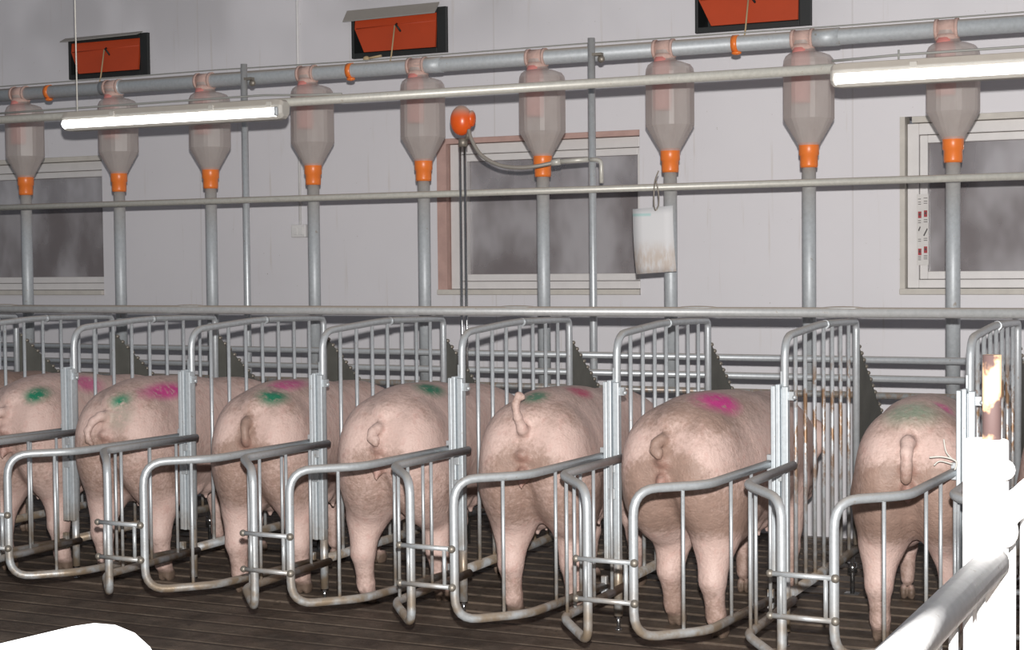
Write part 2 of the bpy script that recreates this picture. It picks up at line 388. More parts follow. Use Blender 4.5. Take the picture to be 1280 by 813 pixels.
# ------------------------------------------------------------------ long rails and pipes
XL, XR = -9.2, -0.15
def rail(name, pts, r, mat, label, cat, n=14, extra=None):
    b = MB(); b.tube(pts, r, n)
    if extra: extra(b)
    return tag(b.build(name, mat), label, cat)
FPY, FPZ = 7.166, 2.376
def joints(b):
    for x in (-7.9, -5.9, -3.9, -1.9): b.tube([(x-.07, FPY, FPZ), (x+.07, FPY, FPZ)], .0405, 16)
fp = rail('feed_pipe', [(XL, FPY, FPZ), (XR+.4, FPY, FPZ)], .037, 'galv_pipe', 'long zinc feed pipe running over the row of milky feed bottles', 'pipe', 20, joints)
for x in (-6.345, -4.36, -2.31):
    o = MB().tube([(x-.014, FPY, FPZ), (x+.014, FPY, FPZ)], .0405, 16, caps=True).ball((x+.006, FPY-.01, FPZ-.043), (.024, .018, .010)).build('pipe_clip', 'orange', fp)
    o['label'] = 'orange clip'
tag(MB().tube([(XL, FPY-.005, FPZ+.06), (-7, FPY, FPZ+.05), (-5.2, FPY, FPZ+.055), (-4.3, FPY, FPZ+.047), (-3.1, FPY, FPZ+.052), (-2.0, FPY, FPZ+.047), (XR+.4, FPY, FPZ+.05)], .0035, 6).build('control_wire', 'grey_cord'),
    'thin grey control wire stretched along the top of the feed pipe', 'wire')
def lumps(b):
    for x in (-5.9, -4.75, -3.02, -1.60, -2.2): b.ball((x, 6.31, 1.178+.017), (.09, .013, .008))
rail('top_rail', [(XL, 6.31, 1.178), (XR, 6.31, 1.178)], .0205, 'galv_rail', 'long dusty steel rail lying across the tops of all stall dividers', 'rail', 16, lumps)
rail('upper_rail', [(XL, 6.33, 2.137), (-1.635, 6.33, 2.137)], .0205, 'galv_cream', 'cream dusty rail passing in front of the feed bottles, level with the lamps', 'rail')
rail('middle_rail', [(XL, 7.04, 1.727), (XR, 7.04, 1.727)], .0165, 'galv_cream', 'thin dusty rail crossing the drop pipes below the orange couplings', 'rail')
rail('front_rail', [(XL, 7.05, .948), (XR, 7.05, .948)], .0155, 'galv', 'upper of three horizontal rails across the front of the stalls', 'rail')
rail('front_rail', [(XL, 7.05, .866), (XR, 7.05, .866)], .0155, 'galv', 'middle of three horizontal rails across the front of the stalls', 'rail')
rail('front_rail', [(XL, 7.05, .792), (XR, 7.05, .792)], .0155, 'galv_dark', 'lowest, rust-browned of three horizontal rails across the front of the stalls', 'rail')

pole_lab = ('slim upright steel pole clamped to feed pipe, behind the left lamp',
            'slim upright steel pole clamped to feed pipe, in front of the middle window')
for k, x in enumerate((-4.965, -2.993)):
    b = MB().tube([(x, 7.09, 0), (x, 7.09, 2.44)], .0175, 14)
    r = tag(b.build('upright_pole', 'galv'), pole_lab[k], 'pole', 'upright poles')
    MB().box((x-.008, 7.075, 2.355), (x+.055, 7.105, 2.368)).ball((x+.045, 7.10, 2.34), (.018, .014, .018)).build('clamp', 'bolt', r)
    MB().tube([(x, 7.09, 0), (x, 7.09, .012)], .05, 16).build('base_plate', 'galv', r)

# ------------------------------------------------------------------ feed dispensers
def octo(a):
    q = (a + math.pi/8) % (math.pi/4) - math.pi/8
    return .925/math.cos(q)
def make_dispenser():
    r = empty('feed_dispenser', (0, FPY, 0.79))
    Z = lambda z: z-.79
    W = .118
    # octagonal bottle with leaning neck left of centre
    prof = [(.050, 1.900, 0), (.052, 1.912, 0), (W, 2.018, 0), (W, 2.262, 0), (W*.97, 2.282, -.001), (W*.87, 2.300, -.004), (W*.68, 2.311, -.012), (.054, 2.318, -.020), (.048, 2.338, -.026), (.050, 2.368, -.026)]
    n = 32; vsx = []
    for rr, z, ox in prof:
        for k in range(n):
            a = 2*math.pi*(k+.5)/n; q = octo(a) if rr > .06 else 1
            vsx.append((ox+rr*q*math.cos(a), rr*q*.92*math.sin(a), Z(z)))
    b = MB(); b.add(vsx, [(i*n+k, i*n+(k+1) % n, (i+1)*n+(k+1) % n, (i+1)*n+k) for i in range(len(prof)-1) for k in range(n)])
    for i in range(1, 4):
        for k in range(n): b.sm[i*n+k] = False
    b.build('hopper_bottle', 'bottle', r)
    MB().lathe([(.042, Z(2.09)), (.044, Z(2.11)), (.044, Z(2.29)), (.034, Z(2.335))], c=(-.030, -.02, 0), n=20).build('inner_tube', 'pink_tube', r)
    MB().lathe([(.038, Z(1.80)), (.040, Z(1.812)), (.040, Z(1.852)), (.0455, Z(1.858)), (.0455, Z(1.905)), (.042, Z(1.911))], n=24).build('coupling', 'orange', r)
    MB().lathe([(.031, 0), (.031, Z(1.812))], n=20).build('drop_pipe', 'galv_pipe', r)
    b = MB(); ox = -.026
    b.tube([(ox-.050, 0, FPZ-.79), (ox-.036, 0, FPZ-.79)], .045, 18).tube([(ox+.036, 0, FPZ-.79), (ox+.050, 0, FPZ-.79)], .045, 18).tube([(ox-.04, 0, FPZ-.79), (ox+.04, 0, FPZ-.79)], .041, 18)
    b.lathe([(.050, Z(2.325)), (.053, Z(2.335)), (.046, Z(2.352))], c=(ox, 0, 0), n=18)
    b.build('hanger', 'pink_grime', r)
    return r
dx = [-6.531, -5.862, -5.245, -4.596, -3.943, -3.285, -2.631, -1.971, -1.336]
dlab = ['leftmost milky feed bottle on a zinc drop pipe, over the left window',
        'milky feed bottle on a zinc drop pipe, below left orange vent and behind lamp end',
        'milky feed bottle behind the left lamp, just left of the left upright pole',
        'milky feed bottle on a zinc drop pipe at the right end of the left lamp',
        'milky feed bottle on a zinc drop pipe, just left of orange round knob',
        'milky feed bottle in front of the middle window, above the curved hose',
        'milky feed bottle whose drop pipe passes behind the soiled hanging card',
        'milky feed bottle on a zinc drop pipe, at the left end of the right lamp',
        'rightmost milky feed bottle, behind right lamp and over the right window']
proto = make_dispenser()
for k, x in enumerate(dx):
    o = proto if k == 0 else copy_tree(proto)
    o.location.x = x; tag(o, dlab[k], 'feeder', 'feed bottles in a row')

# ------------------------------------------------------------------ lamps
def lamp(x0, length, label):
    zc = 2.104
    r = empty('ceiling_lamp', (x0+length/2, 6.262, zc))
    h = length/2
    # housing: shallow trapezoid section with rounded ends
    b = MB(); sec = [(-.020, .042), (.030, .042), (.052, .005), (.050, -.030), (.030, -.052), (-.018, -.052), (-.036, -.030), (-.036, .015)]
    vsx = []; stations = [(-h, .70), (-h+.012, .92), (-h+.04, 1), (h-.04, 1), (h-.012, .92), (h, .70)]
    for x, s in stations:
        for yy, z in sec: vsx.append((x, .008+(yy-.008)*s, z*s))
    n = len(sec)
    fs = [(i*n+k, i*n+(k+1) % n, (i+1)*n+(k+1) % n, (i+1)*n+k) for i in range(len(stations)-1) for k in range(n)]
    b.add(vsx, fs+[tuple(reversed(range(n))), tuple((len(stations)-1)*n+k for k in range(n))], False)
    b.build('housing', 'lamp_body', r, .003)
    b = MB(); vsx = []
    for x in (-h+.022, h-.030):
        for yy, z in [(-.038, .000), (-.046, -.010), (-.048, -.022), (-.040, -.034), (-.022, -.042), (-.018, .000)]: vsx.append((x, yy, z))
    n = 6; b.add(vsx, [(k, (k+1) % n, n+(k+1) % n, n+k) for k in range(n)]+[tuple(reversed(range(n))), tuple(range(n, 2*n))], False)
    b.build('diffuser', 'tube', r)
    for x in (h-.024,):
        MB().box((x-.010, -.046, -.038), (x+.010, -.030, .004)).build('end_cap', 'galv', r, .006)
    for x in (-h*.5, h*.4, h*.9):
        MB().box((x-.014, -.040, .004), (x+.014, -.024, .030)).build('clip', 'lamp_body', r, .002)
    tag(r, label, 'lamp', 'fluorescent lamps')
    return r
l1 = lamp(-5.452, 1.29, 'lit fluorescent lamp hanging at the left, below the left orange vent')
l2 = lamp(-1.632, 1.29, 'lit fluorescent lamp at the top right, running out of the photo')
tag(MB().tube([(-5.37, 6.262, 2.146), (-5.375, 6.262, 3.6)], .0035, 6).build('suspension_cord', 'twine'), 'pale cord holding up the left lamp in front of the left orange vent', 'cord')
tag(MB().tube([(-1.64, 6.30, 2.163), (-1.40, 6.30, 2.170), (-.9, 6.30, 2.172), (-.2, 6.30, 2.176)], .005, 6).tube([(-1.38, 6.30, 2.150), (-1.38, 6.30, 2.190)], .004, 6).build('power_cable', 'grey_cord'),
    'grey power cable running just above the right lamp', 'cable')
tag(MB().tube([(-6.3, 6.30, 2.165), (-5.4, 6.295, 2.168), (-4.3, 6.295, 2.172), (-4.1, 6.31, 2.163), (-3.9, 6.33, 2.160)], .005, 6).build('power_cable', 'grey_cord'),
    'grey power cable running just above the left lamp', 'cable')

# ------------------------------------------------------------------ knob on rod with hose, card, socket, sticker
kx = -3.632; r = tag(empty('regulator', (kx, 7.0, 0)), 'round orange and beige knob on a thin chrome rod in front of middle window', 'valve')
MB().ball((-.008, 0, 2.077), (.056, .05, .073), 20, 14).ball((.045, .01, 2.085), (.016, .03, .04)).build('knob', 'orange_knob', r)
MB().tube([(-.016, 0, .02), (-.016, 0, 1.96)], .0065, 8).tube([(.010, 0, .02), (.010, 0, 1.96)], .0065, 8).build('rod', 'chrome', r)
MB().tube([(0, 0, 1.95), (0, 0, 1.99)], .022, 12).tube([(.02, 0, 1.985), (.04, -.01, 2.02)], .012, 10).build('fitting', 'bolt', r)
pts = [(-3.595, 6.99, 2.03), (-3.575, 6.98, 1.98), (-3.52, 6.97, 1.905), (-3.43, 6.97, 1.855), (-3.33, 6.975, 1.838), (-3.24, 6.99, 1.842), (-3.165, 7.02, 1.857)]
# smooth the hose
def cat(pts, n=6):
    P = [Vector(p) for p in pts]; out = []
    for i in range(len(P)-1):
        a, b, c, d = P[max(i-1, 0)], P[i], P[i+1], P[min(i+2, len(P)-1)]
        for k in range(n):
            t = k/n; out.append(.5*((2*b)+(-a+c)*t+(2*a-5*b+4*c-d)*t*t+(-a+3*b-3*c+d)*t**3))
    return out+[P[-1]]
h_ = tag(MB().tube(cat(pts), .0095, 10).build('hose', 'hose'), 'curved grey hose between the orange knob and the right upright pole', 'hose')
MB().tube([(-3.172, 7.02, 1.857), (-3.13, 7.03, 1.862)], .016, 12).tube([(-3.135, 7.03, 1.862), (-2.995, 7.05, 1.868)], .012, 12).tube([(-2.99, 7.06, 1.868), (-2.935, 7.06, 1.865), (-2.93, 7.05, 1.755)], .010, 10, fillet=.03).build('hose_fitting', 'galv_cream', h_)
# card
b = MB(); n = 8; vsx = []
for j in range(n+1):
    t = j/n
    for i in range(5):
        s = i/4; x = -2.755+.196*s+.012*t; z = 1.628+.012*s-.300*t; vsx.append((x, 7.0-.012*math.sin(t*3)+.02*abs(s-.5)*t, z))
off = len(vsx); vsx += [(x, y+.003, z) for x, y, z in vsx]
fs = [(j*5+i, (j+1)*5+i, (j+1)*5+i+1, j*5+i+1) for j in range(n) for i in range(4)]; fs += [tuple(off+k for k in reversed(q)) for q in fs]
fs += [(i, i+1, off+i+1, off+i) for i in range(4)]+[(n*5+i+1, n*5+i, off+n*5+i, off+n*5+i+1) for i in range(4)]
fs += [((j+1)*5, j*5, off+j*5, off+(j+1)*5) for j in range(n)]+[(j*5+4, (j+1)*5+4, off+(j+1)*5+4, off+j*5+4) for j in range(n)]
b.add(vsx, fs); c_ = tag(b.build('record_card', 'card'), 'soiled white card hanging by wire from the thin rail beside the middle window', 'card')
MB().tube(cat([(-2.625, 6.995, 1.80), (-2.645, 7.0, 1.755), (-2.655, 7.012, 1.70), (-2.65, 7.0, 1.64), (-2.638, 6.99, 1.62), (-2.628, 7.0, 1.65), (-2.632, 7.01, 1.70), (-2.64, 7.0, 1.755)]), .0035, 6).build('wire_hook', 'bolt', c_)
sk = tag(MB().box((-5.235, YW-.035, 1.545), (-5.135, YW, 1.62)).build('wall_socket', 'socket', bevel=.006), 'small white socket box on the wall right of the left upright pole', 'socket')
MB().box((-5.215, YW-.039, 1.56), (-5.19, YW-.034, 1.60)).box((-5.175, YW-.039, 1.56), (-5.15, YW-.034, 1.60)).build('rocker', 'socket', sk, .002)
MB().tube([(-5.185, YW-.010, 1.62), (-5.185, YW-.010, 3.6)], .008, 8).build('conduit', 'socket', sk)
# sticker on right window frame
mt, nt, bs = new_mat('printed sticker'); M['sticker'] = mt
M['ink_red'] = plain('red ink', (0.35, 0.03, 0.04), .6); M['ink_dark'] = plain('dark ink', (0.07, 0.06, 0.06), .6); M['sticker_paper'] = plain('sticker paper', (0.62, 0.60, 0.58), .5)
s_ = tag(MB().box((-1.662, YW+.0315, 1.355), (-1.605, YW+.0335, 1.70)).build('sticker', 'sticker_paper'), 'white paper strip with small red and black marks on right window frame', 'sticker')
yy = YW+.0305
for (x, z) in ((-1.655, 1.60), (-1.627, 1.605), (-1.655, 1.42), (-1.627, 1.43)):
    q_ = MB().box((x, yy, z-.016), (x+.016, yy+.001, z+.016)).build('red_mark', 'ink_red', s_)
    MB().box((x+.004, yy-.001, z-.004), (x+.012, yy, z+.008)).build('black_mark', 'ink_dark', q_)
for q in ([(-1.630, yy, 1.50), (-1.625, yy, 1.495), (-1.608, yy, 1.53), (-1.612, yy, 1.535)], [(-1.655, yy, 1.525), (-1.650, yy, 1.52), (-1.642, yy, 1.54), (-1.646, yy, 1.545)]):
    MB().add(q, [(0, 1, 2, 3)], False).build('black_mark', 'ink_dark', s_)
for z in (1.38, 1.388, 1.396, 1.47, 1.48, 1.56, 1.57, 1.65, 1.66, 1.675):
    MB().box((-1.655, yy, z), (-1.641, yy+.001, z+.003)).build('printed_line', 'ink_dark', s_); MB().box((-1.628, yy, z+.004), (-1.610, yy+.001, z+.007)).build('printed_line', 'ink_dark', s_)

# ------------------------------------------------------------------ stall dividers
def make_divider(rusty=False):
    r = empty('stall_divider', (0, 0, 0))
    bar = 'galv_rust' if rusty else 'galv_bar'
    zt = 1.135; zb = .175; y0 = YN; y1 = 6.700; R_ = .0145
    pts = [(0, y0, .30), (0, y0, 1.112), (0, 6.15, zt+.004), (0, y1, zt-.006), (0, y1, zb+.02)]
    b = MB().tube(pts, R_, 14, fillet=[0, .085, .12, .035, 0])
    b.tube([(0, 6.20, zt), (0, 6.215, zt)], R_+.0035, 14)
    b.ball((-.004, y1-.03, zt+.008), (.012, .03, .012))
    b.build('frame', 'galv', r)
    MB().tube([(0, YN, zb), (0, 7.2, zb)], .019, 14).build('bottom_rail', 'galv', r)
    for j in range(7):
        yy = YN+.139+.1307*j
        t = (yy-y0)/(6.15-y0); zz_ = 1.112+(zt+.004-1.112)*min(t, 1)
        if yy < YN+.1: zz_ = 1.09
        MB().tube([(0, yy, zb+.012), (0, yy, zz_-.006)], .0078, 10).build('bar', bar, r)
    # solid plate toward the trough, sloping studded edge
    th = .004
    prof = [(6.720, 1.035), (7.20, .672), (7.20, .20), (6.720, .20)]
    b = MB(); v = [(-th, a, c) for a, c in prof]+[(th, a, c) for a, c in prof]
    b.add(v, [(0, 1, 2, 3), (7, 6, 5, 4), (0, 4, 5, 1), (1, 5, 6, 2), (2, 6, 7, 3), (3, 7, 4, 0)], False)
    b.build('solid_panel', 'plate', r)
    b = MB()
    for k in range(12):
        t = (k+.5)/12; b.ball((0, 6.72+.48*t, 1.035-.363*t+.002), (.013, .013, .010), 8, 6)
    b.build('edge_stud', 'bolt', r)['kind'] = 'stuff'
    # rear post of three folded strips
    b = MB(); zp = .9385; zq = .26
    b.box((-.039, YP-.020, zq), (-.023, YP+.010, zp)); b.box((-.020, YP-.026, zq), (-.004, YP+.012, zp+.006)); b.box((.001, YP-.020, zq), (.024, YP+.010, zp-.002))
    b.box((-.036, YP-.004, zq), (.018, YP+.006, zp-.01))
    p_ = b.build('rear_post', 'galv_post', r, .003)
    MB().box((.020, YP-.012, zp-.05), (.044, YP+.004, zp-.02)).ball((.046, YP-.01, zp-.04), .009).build('bracket', 'galv', p_)
    MB().box((-.012, YP+.014, zp-.05), (-.002, YP+.018, zp+.05)).build('strap', 'galv', p_)
    MB().box((-.016, YP-.034, .50), (.012, YP-.024, .54)).build('slide_latch', 'galv', p_, .002)
    MB().box((-.008, YP-.034, .60), (.014, YP-.024, .63)).build('latch_stop', 'galv', p_, .002)
    MB().tube([(.006, YP+.010, .055), (.006, YP+.010, .30)], .0165, 14).build('foot_sleeve', 'galv', p_)
    MB().tube([(.006, YP+.010, 0), (.006, YP+.010, .06)], .0075, 10).tube([(.006, YP+.010, 0), (.006, YP+.010, .006)], .014, 10).build('foot_bolt', 'chrome', p_)
    MB().tube([(.0, 6.63, 0), (.0, 6.63, .17)], .010, 10).tube([(0, 6.63, .09), (0, 6.63, .13)], .02, 12).box((-.03, 6.61, 0), (.03, 6.65, .005)).build('front_foot', 'chrome', r)
    return r
dl = {-7: 'bar divider at the left edge, mostly out of the photo',
      -6: 'bar divider left of the leftmost green-marked sow, cut by the left edge',
      -5: 'bar divider left of the sow with green smear and pink streak',
      -4: 'bar divider left of the dark-tailed sow with green patch',
      -3: 'bar divider between the dark-tailed sow and the clean-backed green-marked sow',
      -2: 'bar divider between the clean-backed green-marked sow and the raised-tail sow',
      -1: 'clean bar divider between the raised-tail sow and the big magenta-marked sow',
      0: 'rust-stained bar divider between magenta-marked sow and sow seen from behind',
      1: 'rust-stained bar divider at the right, behind the rusty pipe of the near white post'}
pa = make_divider(False); pb = make_divider(True)
offs = {0: 0, -1: .003, -2: -.003, -3: .003, -4: -.006, -5: .002, 1: -.001}
for i in range(-7, 2):
    if i == -7: o = pa
    elif i == 0: o = pb
    else: o = copy_tree(pb if i == 1 else pa)
    o.location.x = XD(i)+offs.get(i, 0)
    tag(o, dl[i], 'stall divider', 'dividers between the sow stalls')

# ------------------------------------------------------------------ rear gates (wing from each post) and stub frames with latch rungs
GT, GB = .660, .182
def make_gate():
    r = empty('rear_gate', (0, YP, 0)); R_ = .0152
    e = (-.050, .02); g2 = (-.070, -.622); gc = (-.252, -.818)
    pts = [(*e, GT-.004), (*g2, GT), (*gc, GT), (*gc, GB), (*g2, GB), (*e, GB-.02)]
    MB().tube(pts, R_, 14, fillet=[0, .07, .085, .085, .07, 0]).build('frame', 'galv', r)
    for t in ((-.131, -.688),(-.060, -.41), (-.055, -.20)):
        MB().tube([(t[0], t[1], GB), (t[0], t[1], GT)], .0063, 10).build('bar', 'galv_bar', r)
    MB().box((-.060, -.002, GT-.03), (-.038, .020, GT+.03)).build('hinge', 'galv', r, .003)
    MB().box((-.060, -.002, GB-.05), (-.038, .020, GB+.02)).build('hinge', 'galv', r, .003)
    return r
def make_stub():
    r = empty('latch_frame', (0, YP, 0)); R_ = .0152
    e = (.038, .0); s2 = (.064, -.632); s3 = (.232, -.81)
    pts = [(*e, GT-.004), (*s2, GT+.008), (*s3, GT-.006), (*s3, GB-.03), (*s2, GB), (*e, GB-.01)]
    MB().tube(pts, R_, 14, fillet=[0, .05, .075, .055, .05, 0]).build('frame', 'galv', r)
    for t in ((.066, -.60), (.060, -.52), (.052, -.33), (.046, -.15)):
        MB().tube([(t[0], t[1], GB), (t[0], t[1], GT)], .0063, 10).build('bar', 'galv_bar', r)
    b = MB(); ya = s3[1]-.024; yb = -.835
    gx = PX-.252
    for z in (.428, .298):
        b.tube([(s3[0]-.03, ya, z), (gx+.008, ya-.004, z)], .0085, 10)
    b.tube([(s3[0]+.004, ya, .428), (s3[0]+.004, ya, .298)], .007, 10).tube([(gx-.022, ya-.003, .428), (gx-.022, ya-.003, .298)], .007, 10)
    b.build('latch_ladder', 'galv', r)
    for z in (.428, .298):
        MB().ball((gx+.008, ya-.006, z), .0135, 10, 8).build('rivet', 'bolt', r); MB().ball((s3[0]-.03, ya, z), .0125, 10, 8).build('rivet', 'bolt', r)
    return r
sow = {-6: 'the muddy sow at the left edge', -5: 'the leftmost green-marked sow', -4: 'the green-smeared pink-streaked sow', -3: 'the dark-tailed sow with green patch',
       -2: 'the clean-backed green-marked sow', -1: 'the raised-tail sow', 0: 'the large magenta-marked sow', 1: 'the rightmost sow, seen from behind'}
g0 = make_gate(); s0 = make_stub()
for i in range(-6, 2):
    o = g0 if i == -6 else copy_tree(g0); o.location.x = XD(i)+offs.get(i, 0)
    tag(o, 'bent tube rear gate behind '+sow[i], 'gate', 'rear gates of the sow stalls')
for i in range(-7, 2):
    o = s0 if i == -7 else copy_tree(s0); o.location.x = XD(i)+offs.get(i, 0)
    if i < 1:
        lab = 'narrow frame with two-rung latch at left post of '+sow[i+1]
    else: lab = 'narrow latch frame right of the sow seen from behind, beside near white post'
    tag(o, lab, 'latch frame', 'latch frames beside the rear gates')
tag(MB().tube(cat([(-1.035, 5.585, .67), (-1.03, 5.58, .70), (-1.07, 5.565, .715), (-1.115, 5.56, .712)]), .003, 6).tube(cat([(-1.035, 5.585, .70), (-1.06, 5.57, .73), (-1.068, 5.565, .775)]), .0025, 6)
    .tube(cat([(-1.04, 5.575, .69), (-1.08, 5.565, .700), (-1.10, 5.56, .685)]), .0025, 6).build('twine', 'twine'),
    'white twine with loose ends tied at the post right of the sow seen from behind', 'twine')

# ------------------------------------------------------------------ sows (signed distance sculpt, one continuous surface)
class Sculpt:
    def __init__(s, lo, hi, h):
        s.lo = np.array(lo, np.float32); s.h = h
        s.n = [int(math.ceil((b-a)/h)) for a, b in zip(lo, hi)]
        s.ax = [s.lo[i]+h*np.arange(s.n[i], dtype=np.float32) for i in range(3)]
        s.d = np.full(s.n, 0.2, np.float32)
    def sub(s, lo, hi, m_):
        sl = []
        for i in range(3):
            a = max(0, int((lo[i]-m_-s.lo[i])/s.h)); b = min(s.n[i], int((hi[i]+m_-s.lo[i])/s.h)+2); sl.append(slice(a, max(b, a+1)))
        return tuple(sl), s.ax[0][sl[0]][:, None, None], s.ax[1][sl[1]][None, :, None], s.ax[2][sl[2]][None, None, :]
    def blend(s, sl, d, k):
        a = s.d[sl]
        if k <= 0: s.d[sl] = np.minimum(a, d); return
        hh = np.maximum(k-np.abs(a-d), 0)/k
        s.d[sl] = np.minimum(a, d)-hh*hh*k*.25
    def ell(s, c, r, k=.04, rx=0.0, cut=False):
        R_ = max(r); ext = np.array(r)*1.0 if not rx else np.array([r[0], R_, R_])
        sl, X, Y, Z = s.sub(np.array(c)-ext, np.array(c)+ext, k+.03)
        x, y, z = X-c[0], Y-c[1], Z-c[2]
        if rx: ca, sa = math.cos(rx), math.sin(rx); y, z = y*ca+z*sa, -y*sa+z*ca
        k0 = np.sqrt((x/r[0])**2+(y/r[1])**2+(z/r[2])**2); k1 = np.sqrt((x/r[0]**2)**2+(y/r[1]**2)**2+(z/r[2]**2)**2)+1e-6
        d = k0*(k0-1)/k1
        if cut:
            a = s.d[sl]; hh = np.maximum(k-np.abs(a+d), 0)/k; s.d[sl] = np.maximum(a, -d)+hh*hh*k*.25
        else: s.blend(sl, d.astype(np.float32), k)
    def cone(s, a, b, ra, rb, k=.03):
        a = np.array(a, float); b = np.array(b, float); rm = max(ra, rb)
        sl, X, Y, Z = s.sub(np.minimum(a, b)-rm, np.maximum(a, b)+rm, k+.02)
        ba = b-a; L = (ba**2).sum()
        t = np.clip(((X-a[0])*ba[0]+(Y-a[1])*ba[1]+(Z-a[2])*ba[2])/L, 0, 1)
        d = np.sqrt((X-a[0]-ba[0]*t)**2+(Y-a[1]-ba[1]*t)**2+(Z-a[2]-ba[2]*t)**2)-(ra+(rb-ra)*t)
        s.blend(sl, d.astype(np.float32), k)
    def mesh(s):
        d = s.d; n = d.shape; neg = d < 0
        c = np.zeros([k-1 for k in n], np.int8)
        for i in (0, 1):
            for j in (0, 1):
                for k in (0, 1): c += neg[i:n[0]-1+i, j:n[1]-1+j, k:n[2]-1+k]
        act = (c > 0) & (c < 8); idx = np.full(act.shape, -1, np.int64); cells = np.argwhere(act); idx[act] = np.arange(len(cells))
        acc = np.zeros((len(cells), 3)); cnt = np.zeros(len(cells))
        cor = [(i, j, k) for i in (0, 1) for j in (0, 1) for k in (0, 1)]
        for a in cor:
            for ax in range(3):
                if a[ax]: continue
                b = list(a); b[ax] = 1
                da = d[cells[:, 0]+a[0], cells[:, 1]+a[1], cells[:, 2]+a[2]]; db = d[cells[:, 0]+b[0], cells[:, 1]+b[1], cells[:, 2]+b[2]]
                mk = (da < 0) != (db < 0); t = np.where(mk, da/np.where(mk, da-db, 1), 0)
                p = np.repeat(np.array([a], float), len(cells), 0); p[:, ax] += t
                acc[mk] += p[mk]; cnt[mk] += 1
        V = s.lo+s.h*(cells+acc/cnt[:, None]); F = []
        for ax in range(3):
            o1, o2 = [(1, 2), (2, 0), (0, 1)][ax]
            sa = [slice(0, m_) for m_ in n]; sb = list(sa); sa[ax] = slice(0, n[ax]-1); sb[ax] = slice(1, n[ax])
            A = neg[tuple(sa)]; B = neg[tuple(sb)]; e = np.argwhere(A != B)
            e = e[(e[:, o1] > 0) & (e[:, o2] > 0) & (e[:, o1] < n[o1]-1) & (e[:, o2] < n[o2]-1)]
            def g(d1, d2):
                q = e.copy(); q[:, o1] -= d1; q[:, o2] -= d2; return idx[q[:, 0], q[:, 1], q[:, 2]]
            f = np.stack([g(1, 1), g(0, 1), g(0, 0), g(1, 0)], 1)
            inside = A[e[:, 0], e[:, 1], e[:, 2]]; f[~inside] = f[~inside][:, ::-1]; F.append(f)
        return V, np.concatenate(F)

